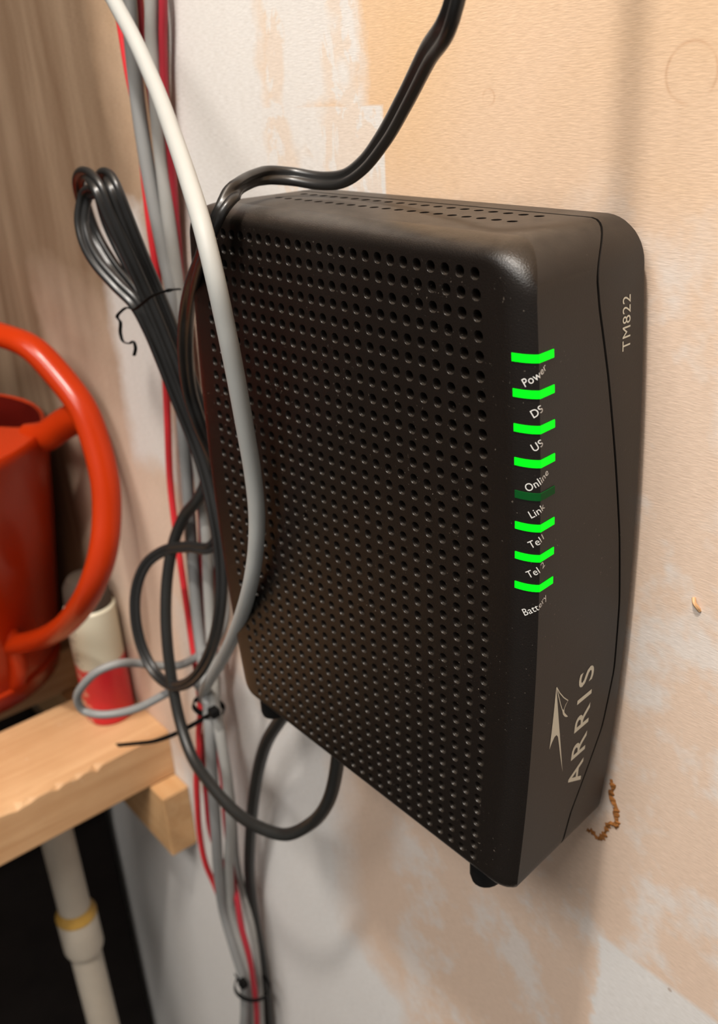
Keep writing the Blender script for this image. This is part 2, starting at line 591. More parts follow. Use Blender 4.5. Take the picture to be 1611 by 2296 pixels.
def ring(ins, zs, zfun=None, extra=0.0):
    """closed loop of (x,y,z): R upwards? order R (top->bottom), B (right->left), L (bottom->top), T (left->right)"""
    ins = {k: v + extra for k, v in ins.items()}
    rad = {'TR': max(0.45, 2.3 - 0.5 * (ins['R'] + ins['T']) - extra * 0.0), 'BR': max(0.4, 1.5 - 0.5 * (ins['R'] + ins['B'])),
           'BL': max(0.4, 1.8 - 0.5 * (ins['L'] + ins['B'])), 'TL': max(0.45, 2.2 - 0.5 * (ins['L'] + ins['T']))}
    y0, y1 = YT + ins['T'], YB - ins['B']

    def arc(corner, a0, a1, e0, e1, n=14):
        r = rad[corner]
        out = []
        for k in range(n + 1):
            f = k / n
            a = math.radians(a0 + (a1 - a0) * f)
            # w: weight of the second edge
            w = math.sin(f * math.pi / 2) ** 2
            wts = {e0: 1 - w, e1: w}
            yc = y0 + r if corner[0] == 'T' else y1 - r
            y = yc - r * math.sin(a)
            out.append((corner, r, a, y, wts))
        return out

    # dense outline as list of (descriptor) -> evaluate
    seq = []

    def evalpt(kind, y=None, x=None, wts=None, c=None):
        z = sum(zs[e] * w for e, w in wts.items())
        if zfun:
            z = zfun(z, y, x, wts)
        return z

    dense = {'R': [], 'B': [], 'L': [], 'T': []}

    def side_pt(kind, y, wts):
        xg = 0
        z = sum(zs[e] * w for e, w in wts.items())
        if zfun:
            z = zfun(kind, y, wts)
        return (XRt(y, z) - ins['R'] if kind == 'R' else XLf(y, z) + ins['L'], y, z)

    def corner_pt(corner, a, wts):
        r = rad[corner]
        yc = y0 + r if corner[0] == 'T' else y1 - r
        y = yc - r * math.sin(a)
        z = sum(zs[e] * w for e, w in wts.items())
        if zfun:
            z = zfun(corner, y, wts)
        if corner[1] == 'R':
            x = XRt(yc if wts.get('R', 0) < 1 else y, z) - ins['R'] - r + r * math.cos(a)
        else:
            x = XLf(yc, z) + ins['L'] + r + r * math.cos(a)
        return (x, y, z)

    def corner_half(corner, a0, a1, e0, e1, lo, hi, n=8):
        out = []
        for k in range(n + 1):
            f = lo + (hi - lo) * k / n
            a = math.radians(a0 + (a1 - a0) * f)
            w = 0.5 - 0.5 * math.cos(f * math.pi)
            out.append(corner_pt(corner, a, {e0: 1 - w, e1: w}))
        return out

    # right side: from TR mid corner down to BR mid corner
    R = corner_half('TR', 90, 0, 'T', 'R', 0.5, 1.0)
    ya, yb = y0 + rad['TR'], y1 - rad['BR']
    R += [side_pt('R', ya + (yb - ya) * k / 60, {'R': 1}) for k in range(1, 60)]
    R += corner_half('BR', 0, -90, 'R', 'B', 0.0, 0.5)
    B = corner_half('BR', 0, -90, 'R', 'B', 0.5, 1.0)
    xa, xb = B[-1][0], None
    BLp = corner_half('BL', 270, 180, 'B', 'L', 0.0, 0.5)
    xb = BLp[0][0]
    zb = zfun('B', y1, {'B': 1}) if zfun else zs['B']
    B += [(xa + (xb - xa) * k / 40, y1, zb) for k in range(1, 40)] + BLp
    L = corner_half('BL', 270, 180, 'B', 'L', 0.5, 1.0)
    yc_, yd_ = y1 - rad['BL'], y0 + rad['TL']
    L += [side_pt('L', yc_ + (yd_ - yc_) * k / 60, {'L': 1}) for k in range(1, 60)]
    L += corner_half('TL', 180, 90, 'L', 'T', 0.0, 0.5)
    T = corner_half('TL', 180, 90, 'L', 'T', 0.5, 1.0)
    TRp = corner_half('TR', 90, 0, 'T', 'R', 0.0, 0.5)
    xa, xb = T[-1][0], TRp[0][0]
    zt = zfun('T', y0, {'T': 1}) if zfun else zs['T']
    T += [(xa + (xb - xa) * k / 40, y0, zt) for k in range(1, 40)] + TRp
    loop = []
    for nm, D in (('R', R), ('B', B), ('L', L), ('T', T)):
        D = np.array(D)
        seg = np.linalg.norm(np.diff(D[:, :2], axis=0), axis=1)
        cum = np.concatenate([[0], np.cumsum(seg)])
        tt = np.linspace(0, cum[-1], side_n[nm] + 1)[:-1]
        for k in range(len(tt)):
            loop.append(tuple(np.interp(tt[k], cum, D[:, c]) for c in range(3)))
    return loop


def grid_pt(c, r):
    v = (r - 18.5) / 18.5
    u = (c - 12) / 12
    return (-c + 0.166 * v * v + 0.947 * u * v * v, r * AR, 0.0)


# --- perforated field, cell by cell
verts, faces, index = [], [], {}


def vid(c, r):
    k = (round(c * 6), round(r * 6))
    if k not in index:
        index[k] = len(verts)
        verts.append(grid_pt(c, r))
    return index[k]


HR = 0.262
for r in range(NROW):
    for c in range(NCOL):
        b = []
        for k in range(3):
            b.append(vid(c - 0.5 + k / 3, r - 0.5))
        for k in range(3):
            b.append(vid(c + 0.5, r - 0.5 + k / 3))
        for k in range(3):
            b.append(vid(c + 0.5 - k / 3, r + 0.5))
        for k in range(3):
            b.append(vid(c - 0.5, r + 0.5 - k / 3))
        ctr = grid_pt(c, r)
        base = len(verts)
        for dz, rr in ((0.0, HR * 1.12), (0.06, HR), (0.75, HR * 0.97)):
            for k in range(12):
                q = verts[b[k]]
                a = math.atan2(q[1] - ctr[1], q[0] - ctr[0])
                a = math.radians(225 - 0) if False else a
                verts.append((ctr[0] + rr * math.cos(a), ctr[1] + rr * math.sin(a), dz))
        for k in range(12):
            k2 = (k + 1) % 12
            faces.append((b[k], b[k2], base + k2, base + k))
            faces.append((base + k, base + k2, base + 12 + k2, base + 12 + k))
            faces.append((base + 12 + k, base + 12 + k2, base + 24 + k2, base + 24 + k))
        b2 = len(verts)
        for k in range(12):
            q = verts[base + 24 + k]
            verts.append((q[0], q[1], 1.7))
        for k in range(12):
            k2 = (k + 1) % 12
            faces.append((base + 24 + k, base + 24 + k2, b2 + k2, b2 + k))
        faces.append(tuple(b2 + k for k in range(12)))

# --- perimeter of the field in ring order R(top->bottom) B(right->left) L(bottom->top) T(left->right)
per = [vid(-0.5, -0.5 + k / 3) for k in range(NROW * 3)]
per += [vid(-0.5 + k / 3, NROW - 0.5) for k in range(NCOL * 3)]
per += [vid(NCOL - 0.5, NROW - 0.5 - k / 3) for k in range(NROW * 3)]
per += [vid(NCOL - 0.5 - k / 3, -0.5) for k in range(NCOL * 3)]
NP = len(per)


def add_ring(loop):
    b = len(verts)
    verts.extend(loop)
    return [b + i for i in range(len(loop))]


def strip(a, b, skip=None):
    for i in range(NP):
        j = (i + 1) % NP
        if skip and skip(i):
            continue
        faces.append((a[i], a[j], b[j], b[i]))


GAP = 0.095
seam_y = [-3, -1.4, -0.5, 2.1, 5.6, 10.4, 14.4, 18.7, 23.3, 27.1, 30.0, 32.2, 35.5, 40]
seam_z = [4.9, 4.9, 5.0, 5.3, 6.1, 7.0, 7.7, 8.24, 8.42, 7.85, 6.55, 5.55, 4.9, 4.9]


def seam(off):
    def f(kind, y, wts):
        zside = float(np.interp(y, seam_y, seam_z))
        wt = wts.get('T', 0.0)
        w = wt ** 1.0 if wt > 0 else 0
        return zside * (1 - w) + 7.72 * w + off
    return f


rings = []
for t in (0, 0.12, 0.25, 0.4, 0.55, 0.7, 0.85, 1.0):
    ep = edge_profiles(t)
    rings.append(add_ring(ring({k: v[0] for k, v in ep.items()}, {k: v[1] for k, v in ep.items()})))
strip(per, rings[0])
for a, b in zip(rings, rings[1:]):
    strip(a, b)
ep = edge_profiles(1.0)
INS1 = {k: v[0] for k, v in ep.items()}
Z1 = {k: v[1] for k, v in ep.items()}
loop_s = ring(INS1, Z1, seam(-GAP))
rs = add_ring(loop_s)
Toff = NROW * 3 * 2 + NCOL * 3


def is_top(i):
    j = (i + 1) % NP
    if i < Toff:
        return False
    return all(abs(verts[q][1] - YT) < 1e-4 for q in (rings[-1][i], rings[-1][j], rs[i], rs[j]))


n_front_band = len(faces)
strip(rings[-1], rs, skip=is_top)
# lip of the seam
lip = add_ring([(p[0], p[1], p[2]) for p in ring(INS1, Z1, seam(-GAP), extra=0.3)])
strip(rs, lip)
me = bpy.data.meshes.new('front_shell')
me.from_pydata([tuple(W(v)) for v in verts], [], faces)
bm = bmesh.new()
bm.from_mesh(me)
bm.verts.ensure_lookup_table()
# top panel with two rows of vent holes: constrained fill
tops = [i for i in range(Toff, NP) if is_top(i)]
loopA = [rings[-1][i] for i in tops] + [rings[-1][(tops[-1] + 1) % NP]]
loopB = [rs[i] for i in tops] + [rs[(tops[-1] + 1) % NP]]
outline = loopA + loopB[::-1]
edges = []
for a, b in zip(outline, outline[1:] + outline[:1]):
    va, vb = bm.verts[a], bm.verts[b]
    e = bm.edges.get((va, vb)) or bm.edges.new((va, vb))
    edges.append(e)
holes = []
for zrow, x0, cnt in ((4.85, -2.96, 20), (6.77, -2.93, 20)):
    for k in range(cnt):
        cx = x0 - k
        lv = [bm.verts.new(W((cx + 0.27 * math.cos(a), YT, zrow + 0.27 * math.sin(a)))) for a in [2 * math.pi * q / 12 for q in range(12)]]
        for q in range(12):
            edges.append(bm.edges.new((lv[q], lv[(q + 1) % 12])))
        holes.append((lv, cx, zrow))
nrm = Vector((0, 0, 1))
bmesh.ops.triangle_fill(bm, use_beauty=True, use_dissolve=False, edges=edges, normal=nrm)
for lv, cx, zrow in holes:
    bv = [bm.verts.new(v.co + Vector((0, 0, -0.7 * S))) for v in lv]
    for q in range(12):
        bm.faces.new((lv[q], lv[(q + 1) % 12], bv[(q + 1) % 12], bv[q]))
    bm.faces.new(bv)
bm.to_mesh(me)
bm.free()
shell = link_mesh('front_shell', me, [M_shell, M_side, M_black], modem, sharp=38)
# lighter, duller plastic behind the light strip's crease, on the right flank and top
y_cap = W((0, 0, 0.84)).y
y_face = W((0, 0, 0.0)).y
for p in me.polygons:
    if len(p.vertices) == 12 or (len(p.vertices) == 4 and abs(p.normal.y) < 0.2 and W((0, 0, 0.7)).y < p.center.y < W((0, 0, 1.65)).y and W((-25, 0, 0)).x < p.center.x < W((0.4, 0, 0)).x and W((0, 34.4, 0)).z < p.center.z < W((0, -0.4, 0)).z):
        p.material_index = 2  # vent hole floors and deep walls blackened to deepen their shade
for p in me.polygons:
    c_ = p.center
    if (p.normal.x > 0.12 and c_.x > W((-1.5, 0, 0)).x and c_.y > W((0, 0, 1.9)).y) or (p.normal.z > 0.98 and c_.y > W((0, 0, 2.0)).y and c_.z > W((0, -1.3, 0)).z):
        p.material_index = 1

# --- back cover
verts, faces = [], []
b0 = add_ring(ring(INS1, Z1, seam(GAP), extra=0.3))
b1 = add_ring(ring(INS1, Z1, seam(GAP)))
flat = lambda z: (lambda kind, y, wts: z)
b2 = add_ring(ring(INS1, Z1, flat(ZB - 0.35)))
b3 = add_ring(ring(INS1, Z1, flat(ZB - 0.1), extra=0.12))
b4 = add_ring(ring(INS1, Z1, flat(ZB), extra=0.4))
for a, b in ((b0, b1), (b1, b2), (b2, b3), (b3, b4)):
    strip(a, b)
faces.append(tuple(b4))
mesh_obj('back_cover', verts, faces, M_side, modem, sharp=38)
# --- dark inner chassis seen through the seam
verts, faces = [], []
c0 = add_ring(ring(INS1, Z1, flat(3.6), extra=0.28))
c1 = add_ring(ring(INS1, Z1, flat(9.2), extra=0.28))
strip(c0, c1)
faces.append(tuple(c1))
mesh_obj('chassis', verts, faces, M_black, modem, sharp=38)

# --- light strip: surface parameterisation around the front right edge
prof = [(-1.75, 0.0)]
for k in range(0, 9):
    a = math.radians(64 * k / 8)
    prof.append((-(1.6 - 1.78 * math.sin(a)), 0.92 * (1 - math.cos(a))))
zc = prof[-1][1]
for zz in (0.9, 1.4, 1.9, 2.4):
    prof.append((0.0, zz))
prof = np.array(prof)
arc = np.concatenate([[0], np.cumsum(np.linalg.norm(np.diff(prof, axis=0), axis=1))])


def surf(s, y, off):
    dx = float(np.interp(s, arc, prof[:, 0]))
    z = float(np.interp(s, arc, prof[:, 1]))
    e = 0.06
    d = np.array([np.interp(s + e, arc, prof[:, 0]) - np.interp(s - e, arc, prof[:, 0]),
                  np.interp(s + e, arc, prof[:, 1]) - np.interp(s - e, arc, prof[:, 1])])
    d /= np.linalg.norm(d)
    nx, nz = d[1], -d[0]
    return (XRt(y, z) + dx + nx * off, y, z + nz * off)


S_L = float(np.interp(-1.13, prof[:10, 0], arc[:10]))
S_R = float(np.interp(1.60, prof[9:, 1], arc[9:]))
leds = [3.12, 4.70, 6.30, 7.90, 9.50, 11.07, 12.63, 14.22]
for i, y in enumerate(leds):
    h = 0.37
    ss = sorted(set([S_L, S_R] + [a for a in arc if S_L < a < S_R]))
    ss = sorted(set(list(np.linspace(S_L, S_R, 22)) + list(ss)))
    V, F = [], []
    for s in ss:
        V += [surf(s, y, 0.0), surf(s, y, 0.045), surf(s, y + h, 0.045), surf(s, y + h, 0.0)]
    for k in range(len(ss) - 1):
        for j in range(3):
            F.append((k * 4 + j, k * 4 + j + 1, k * 4 + 5 + j, k * 4 + 4 + j))
    F.append((0, 1, 2, 3))
    e = (len(ss) - 1) * 4
    F.append((e, e + 3, e + 2, e + 1))
    o = mesh_obj('indicator_light', V, F, M_ledoff if i == 4 else M_led, modem, sharp=30)
    o['label'] = 'unlit dark green indicator bar' if i == 4 else 'glowing green indicator bar'


def text_mesh(body, size, spacing=1.0, bold=0.0):
    cu = bpy.data.curves.new('lettering', 'FONT')
    cu.body = body
    cu.size = size
    cu.space_character = spacing
    cu.offset = bold
    cu.resolution_u = 4
    ob = bpy.data.objects.new('lettering_tmp', cu)
    COL.objects.link(ob)
    dg = bpy.context.evaluated_depsgraph_get()
    me = bpy.data.meshes.new_from_object(ob.evaluated_get(dg))
    bpy.data.objects.remove(ob)
    bpy.data.curves.remove(cu)
    return me


def place_text(me, fn, cuts=(), name='printed_lettering', mat=None):
    """fn maps 2-D text coordinates to u-space; cuts: s positions where the sheet bends"""
    bm = bmesh.new()
    bm.from_mesh(me)
    for co, no in cuts:
        bmesh.ops.bisect_plane(bm, geom=bm.verts[:] + bm.edges[:] + bm.faces[:], plane_co=co, plane_no=no, dist=1e-7)
    bmesh.ops.triangulate(bm, faces=bm.faces[:])
    for v in bm.verts:
        v.co = W(fn(v.co.x, v.co.y))
    bm.to_mesh(me)
    bm.free()
    me.materials.clear()
    return link_mesh(name, me, mat or M_ink, modem, smooth=False, recalc=False)


LBL = [('Power', 0.62, 4.52), ('DS', 0.98, 5.90), ('US', 0.98, 7.46), ('Online', 0.66, 9.42), ('Link', 0.84, 10.72),
       ('Tel1', 0.84, 12.26), ('Tel 2', 0.76, 13.84), ('Battery', 0.58, 15.95)]
ANG = math.radians(31)
ca, sa = math.cos(ANG), math.sin(ANG)
for body, s0, y0 in LBL:
    me = text_mesh(body, 0.53, 1.02)
    s_off = s0 + 0.58
    y0 = y0 + 0.07

    def fn(tx, ty, s_off=s_off, y0=y0):
        s = s_off + tx * ca - ty * sa
        y = y0 - (tx * sa + ty * ca)
        return surf(s, y, 0.014)
    cuts = []
    for a in arc:
        # line s == a in text coordinates
        d = a - s_off
        cuts.append(((d * ca, -d * sa, 0), (ca, -sa, 0)))
    place_text(me, fn, cuts, mat=M_inkw)


def side_fn(y0, z0, sx=1.0):
    return lambda tx, ty: (XRt(y0 - tx * sx, z0 - ty) + 0.014, y0 - tx * sx, z0 - ty)


me = text_mesh('TM822', 1.02, 1.10)
wtx = max(v.co.x for v in me.vertices)
place_text(me, side_fn(4.58, 7.98, 2.62 / wtx))
me = text_mesh('ARRIS', 2.02, 1.42, 0.022)
wtx = max(v.co.x for v in me.vertices)
place_text(me, side_fn(29.95, 6.08, 8.35 / wtx))

# emblem: solid arrow with split tail plus an outlined wing
arrow = [(21.18, 2.43), (22.3, 2.66), (23.54, 2.91), (25.5, 3.34), (27.88, 3.89), (26.4, 3.44), (25.32, 3.15), (24.8, 3.0),
         (24.58, 2.85), (24.6, 2.66), (24.85, 2.45), (25.22, 2.25), (24.1, 2.32), (23.0, 2.37)]


def side_pt(y, z, off=0.014):
    return (XRt(y, z) + off, y, z)


def line_poly(pts, w):
    V, F = [], []
    for i, p in enumerate(pts):
        a, b = pts[max(i - 1, 0)], pts[min(i + 1, len(pts) - 1)]
        t = np.array([b[0] - a[0], b[1] - a[1]])
        t /= np.linalg.norm(t)
        V += [side_pt(p[0] - t[1] * w, p[1] + t[0] * w), side_pt(p[0] + t[1] * w, p[1] - t[0] * w)]
    for i in range(len(pts) - 1):
        F.append((2 * i, 2 * i + 1, 2 * i + 3, 2 * i + 2))
    return V, F


V = [side_pt(y, z) for y, z in arrow]
parts = [(V, [tuple(range(len(V)))])]
parts.append(line_poly([(21.2, 2.47), (21.74, 2.80), (22.3, 3.24), (22.76, 3.70), (22.9, 3.52), (23.12, 3.38), (23.35, 3.38)], 0.028))
parts.append(line_poly([(21.2, 2.46), (21.9, 2.72), (22.6, 2.98), (23.1, 3.20)], 0.028))
hook = [(23.0, 3.16), (23.2, 3.36), (23.45, 3.46), (23.92, 3.84), (23.85, 3.66), (23.72, 3.50), (23.45, 3.30)]
V = [side_pt(y, z) for y, z in hook]
parts.append((V, [tuple(range(len(V)))]))
V, F = join(parts)
o = mesh_obj('printed_emblem', V, F, M_ink, modem, smooth=False)

# --- rubber feet under the bottom edge, coax socket
for cx, cz in ((-1.0, 1.5), (-23.4, 1.5)):
    V, F = [], []
    prof_f = [(1.0, 35.0), (1.0, 36.3), (0.9, 36.7), (0.6, 36.9), (0.0, 36.95)]
    n = 20
    for r_, y_ in prof_f:
        for k in range(n):
            a = 2 * math.pi * k / n
            V.append((cx + r_ * math.cos(a), y_, cz + 1.15 * r_ * math.sin(a)))
    for i in range(len(prof_f) - 1):
        for k in range(n):
            F.append((i * n + k, i * n + (k + 1) % n, (i + 1) * n + (k + 1) % n, (i + 1) * n + k))
    mesh_obj('rubber_foot', V, F, M_black, modem)
CX, CZ = -18.5, 4.0
V, F = sweep([(CX, 35.3, CZ), (CX, 36.4, CZ)], circle(0.72, 6))
mesh_obj('coax_socket', V, F, M_brass, modem, sharp=20)

# ------------------------------------------------------------------ cables
def cable(name, pts, dia, mat, label, group=None, n=6, seg=12, up=False, dn=False):
    P = [ray_at(*p) for p in pts]
    if up:      # runs on up the wall to the ceiling
        a = P[0]
        P = [(a[0] - 2.0, YC + 1.0, a[2]), (a[0] - 2.0, -110, a[2]), (a[0] - 1.5, -50, a[2]), (a[0] - 0.6, a[1] - 12, a[2])] + P
    if dn:      # and down to the floor
        a = P[-1]
        P = P + [(a[0] + 0.6, a[1] + 14, a[2]), (a[0] + 1.0, a[1] + 45, a[2] + 0.4), (a[0] + 1.0, YF - 1.0, a[2] + 0.4)]
    v, f = sweep(catmull(P, n), circle(dia / 2, seg))
    o = mesh_obj(name, v, f, mat)
    return tag(o, label, 'cable', group)


# white network cable hanging in front of the modem, then down through the tie
eth = [(232, -45, 5.0), (255, 0, 4.8), (300, 85, 4.0), (345, 185, 3.0), (388, 300, 0.6), (425, 410, -1.8), (455, 510, -3.3), (482, 620, -3.7),
       (508, 740, -3.4), (530, 850, -2.9), (550, 960, -2.3), (567, 1060, -1.7), (576, 1150, -1.3), (574, 1230, -1.1), (562, 1310, -0.9), (535, 1400, 0.2),
       (500, 1475, 2.5), (468, 1530, 4.6), (456, 1556, 5.6), (458, 1580, 6.6), (466, 1610, 7.6), (474, 1650, 8.2)]
ethe = cable('network_cable', eth, 1.08, M_white, 'white network cable hanging down in front of the black modem', n=7, seg=16, up=True)

red1 = [(255, -40, 8.4), (272, 60, 8.4), (290, 170, 8.3), (307, 250, 8.3), (318, 330, 8.3), (328, 430, 8.2), (340, 530, 8.2), (352, 610, 8.3), (365, 720, 8.6),
        (372, 850, 8.8), (376, 940, 8.8), (382, 1080, 8.8), (396, 1200, 8.6), (412, 1310, 8.2), (428, 1420, 7.6), (443, 1520, 6.6), (450, 1590, 5.6),
        (446, 1640, 5.4), (447, 1690, 5.2), (441, 1740, 5.0), (443, 1800, 5.0), (448, 1868, 5.2), (461, 1935, 5.6), (482, 1985, 6.4), (507, 2050, 6.8),
        (535, 2120, 6.8), (561, 2190, 6.6), (566, 2240, 6.6), (566, 2330, 6.6)]
cable('red_wire', red1, 0.68, M_red, 'bright red wire at the left side of the wall cable bundle', up=True, dn=True)
gray1 = [(285, -40, 8.0), (298, 120, 8.0), (312, 250, 7.9), (330, 370, 7.8), (350, 480, 7.8), (370, 580, 7.9), (385, 650, 8.0), (400, 800, 8.2),
         (410, 950, 8.2), (420, 1080, 8.2), (432, 1250, 8.0), (444, 1400, 7.4), (457, 1500, 6.4), (466, 1570, 5.4), (470, 1628, 4.6), (476, 1740, 4.2),
         (484, 1851, 4.0), (491, 1963, 4.4), (503, 2047, 5.0), (527, 2131, 5.2), (548, 2203, 5.4), (550, 2260, 5.2), (549, 2330, 5.0)]
cable('grey_cable', gray1, 1.18, M_grey, 'thick mid-grey cable beside the bright red wire in the bundle', 'grey cables in the wall bundle', up=True, dn=True)
red2 = [(306, -40, 9.2), (318, 60, 9.2), (330, 140, 9.1), (343, 230, 9.1), (354, 330, 9.1), (366, 450, 9.1), (380, 560, 9.1), (397, 700, 9.2),
        (420, 900, 9.2), (440, 1050, 9.2), (451, 1150, 9.1), (454, 1250, 9.0), (455, 1330, 8.8), (458, 1400, 8.4), (463, 1500, 7.4), (468, 1570, 6.6),
        (458, 1690, 6.0), (464, 1784, 6.0), (474, 1868, 6.2), (500, 1940, 6.6), (525, 1985, 6.4), (541, 2075, 5.8), (560, 2147, 5.8), (571, 2214, 6.0),
        (576, 2260, 6.0), (580, 2330, 6.0)]
cable('red_wire', red2, 0.72, M_dred, 'dark red wire threading between the two grey cables', up=True, dn=True)
gray2 = [(338, -40, 8.6), (342, 100, 8.6), (350, 220, 8.5), (359, 330, 8.5), (373, 450, 8.4), (386, 550, 8.4), (400, 650, 8.5), (425, 850, 8.7),
         (446, 1050, 8.7), (463, 1200, 8.5), (467, 1300, 8.3), (472, 1400, 7.8), (478, 1500, 6.8), (480, 1570, 5.8), (491, 1633, 5.2), (509, 1740, 5.0),
         (517, 1851, 5.2), (513, 1946, 5.4), (521, 2047, 5.8), (543, 2131, 6.0), (561, 2205, 6.2), (563, 2260, 6.4), (565, 2330, 6.4)]
cable('grey_cable', gray2, 1.10, M_grey2, 'paler grey cable between the two dark red wires in the bundle', 'grey cables in the wall bundle', up=True, dn=True)
red3 = [(364, -40, 9.0), (366, 100, 9.0), (371, 220, 9.0), (381, 320, 9.0), (390, 430, 9.0), (397, 520, 9.1), (407, 650, 9.2), (432, 880, 9.3),
        (458, 1080, 9.3), (474, 1250, 9.2), (480, 1400, 8.6), (484, 1500, 7.8), (483, 1575, 7.0), (486, 1650, 6.8), (500, 1750, 7.0), (507, 1850, 7.0),
        (521, 1950, 7.0), (536, 2040, 6.6), (551, 2120, 6.6), (567, 2200, 6.8), (572, 2260, 7.0), (574, 2330, 7.0)]
cable('red_wire', red3, 0.66, M_dred, 'dark red wire at the right side of the wall cable bundle', up=True, dn=True)

gray3 = [(486, 1520, 7.8), (487, 1580, 7.2), (497, 1640, 7.4), (513, 1740, 7.6), (525, 1850, 7.6), (530, 1930, 7.6), (548, 2010, 7.6), (567, 2086, 7.6), (579, 2170, 7.6), (584, 2240, 7.6), (590, 2330, 7.6)]
cable('grey_cable', gray3, 0.8, M_grey2, 'slim grey cable at the right edge of the lower bundle', 'grey cables in the wall bundle', dn=True)

# grey loop standing out over the shelf
gl = [(470, 1180, 9.2), (488, 1260, 9.2), (505, 1340, 8.9), (503, 1400, 8.4), (475, 1447, 7.4), (440, 1474, 6.4), (400, 1492, 5.4), (350, 1492, 3.6), (310, 1487, 2.0), (265, 1488, -0.2), (222, 1504, -2.0),
      (190, 1532, -3.2), (173, 1565, -3.8), (186, 1592, -3.4), (222, 1602, -2.4), (265, 1599, -0.8), (310, 1587, 0.8), (355, 1565, 2.4), (400, 1540, 4.0),
      (432, 1528, 5.2), (455, 1555, 6.2), (478, 1620, 6.4)]
cable('grey_cable', gl, 0.86, M_grey, 'grey cable looping out in front of the red spray can')

# coax in a round loop under the modem
P0 = (CX, 36.3, CZ)
cp = [ray_at(750, 1752, 3.9), ray_at(734, 1802, 3.6), ray_at(698, 1846, 3.4), ray_at(642, 1871, 2.4), ray_at(587, 1857, 1.6), ray_at(531, 1823, 1.2), ray_at(475, 1762, 1.2), ray_at(430, 1695, 1.6),
      ray_at(405, 1622, 2.2), ray_at(388, 1540, 2.8), ray_at(376, 1450, 3.4), ray_at(372, 1370, 4.2), ray_at(376, 1290, 5.2), ray_at(390, 1215, 6.2),
      ray_at(415, 1155, 7.0), ray_at(445, 1118, 7.6), ray_at(462, 1075, 8.2), ray_at(450, 1000, 8.6), ray_at(425, 910, 8.9), ray_at(395, 810, 9.0), ray_at(375, 750, 9.1)]
coax = empty('coax_cable', W(P0))
tag(coax, 'black coax cable hanging in a round loop under the modem', 'cable')
v, f = sweep(catmull([(CX, 36.6, CZ), (CX - 0.1, 37.8, CZ)] + cp, 7), circle(0.56, 14))
mesh_obj('jacket', v, f, M_coax, coax)
v, f = sweep([(CX, 36.0, CZ), (CX, 37.2, CZ)], circle(0.82, 6))
mesh_obj('coax_connector', v, f, M_brass, coax, sharp=20)

# second thick black cable dropping from the modem's left end
k2 = [(690, 1545, 5.8), (655, 1580, 6.0), (626, 1618, 6.2), (597, 1667, 6.6), (578, 1734, 7.0), (567, 1812, 7.4), (560, 1907, 7.8), (561, 1980, 8.2), (573, 2075, 8.6),
      (588, 2159, 8.8), (597, 2230, 8.9), (606, 2330, 9.0)]
cable('black_cable', k2, 1.24, M_coax, 'thick black cable dropping straight down the wall from the modem', seg=14, dn=True)

# flat two-conductor power cord: lead over the modem, tied folds, end ring
cordroot = empty('power_cord', W(ray_at(730, 420, 6.5)))
tag(cordroot, 'flat black power cord draped over the modem with a tied folded coil', 'cable')
ZC = zipcord()


def flat_cord(name, pts, refs, n=7, px=True, wide_from=None):
    if refs == 'wide':
        path = pxpath(pts, n)
        ref = []
        for i in range(len(path)):
            T = path[min(i + 1, len(path) - 1)] - path[max(i - 1, 0)]
            ref.append(np.cross(T, path[i] - np.array([20.0, 5.0, -40.0])))
    else:
        assert len(pts) == len(refs), (name, len(pts), len(refs))
        c = catmull([tuple(ray_at(*p) if px else p) + tuple(r) for p, r in zip(pts, refs)], n)
        path = [q[:3] for q in c]
        ref = [q[3:] for q in c]
        if wide_from is not None:
            for i in range(wide_from * n, len(path)):
                T = path[min(i + 1, len(path) - 1)] - path[max(i - 1, 0)]
                g = np.cross(T, path[i] - np.array([20.0, 5.0, -40.0]))
                g /= np.linalg.norm(g)
                r0 = np.array(ref[i]) / np.linalg.norm(ref[i])
                if g @ r0 < 0:
                    g = -g
                k = min(1.0, (i - wide_from * n) / (2.0 * n))
                ref[i] = r0 * (1 - k) + g * k
    v, f = sweep(path, ZC, ref)
    return mesh_obj(name, v, f, M_cord, cordroot, sharp=60)


lead = [(-2, YC + 1, 7.0), (-2, -110, 6.5), (-1.5, -52, 5.0), (0.6, -40, 2.0), (1.7, -28, 0.2), (1.6, -20, -0.8), (0.6, -14.5, -1.2)] + [ray_at(*p) for p in (
        (1012, 30, -0.8), (960, 122, 0.8), (908, 225, 2.6), (860, 310, 4.4), (810, 374, 5.8), (765, 402, 6.4), (715, 405, 6.2), (655, 396, 5.4), (600, 393, 4.0), (555, 406, 2.0),
        (522, 432, 0.0), (497, 470, -1.1), (472, 522, -1.3), (448, 585, -0.7), (428, 650, 0.2), (417, 730, 1.3), (417, 810, 2.0), (427, 885, 2.7), (448, 950, 3.4),
        (474, 1010, 4.6), (500, 1065, 6.4))]
lref = [(.8, .1, -.3)] * 7 + [(.8, .25, -.3)] * 4 + [(.5, .7, -.3), (.2, 1, -.4), (.1, 1, -.6), (0, .9, -.7), (0, .8, -.8), (.2, .7, -.8), (.5, .5, -.5), (.8, .3, -.2), (.9, .1, -.2), (.9, .1, -.3)] + [(.8, 0, -.5)] * 3 + [(.9, 0, -.3)] * 4
flat_cord('lead', lead, lref, px=False, wide_from=20)
bref = (.85, -.35, .1)
s1 = [(500, 1130, 6.8), (474, 1050, 6.0), (440, 950, 5.0), (405, 850, 4.2), (366, 750, 3.4), (328, 660, 2.6), (288, 572, 1.6), (250, 490, 0.8), (222, 425, 0.4), (203, 397, 0.6), (186, 390, 1.2),
      (178, 410, 2.2), (186, 450, 3.0), (210, 520, 3.4), (250, 590, 3.6), (300, 655, 4.0), (342, 725, 4.4), (385, 830, 5.0), (430, 950, 5.8), (470, 1060, 6.8)]
flat_cord('cord_fold', s1, 'wide')
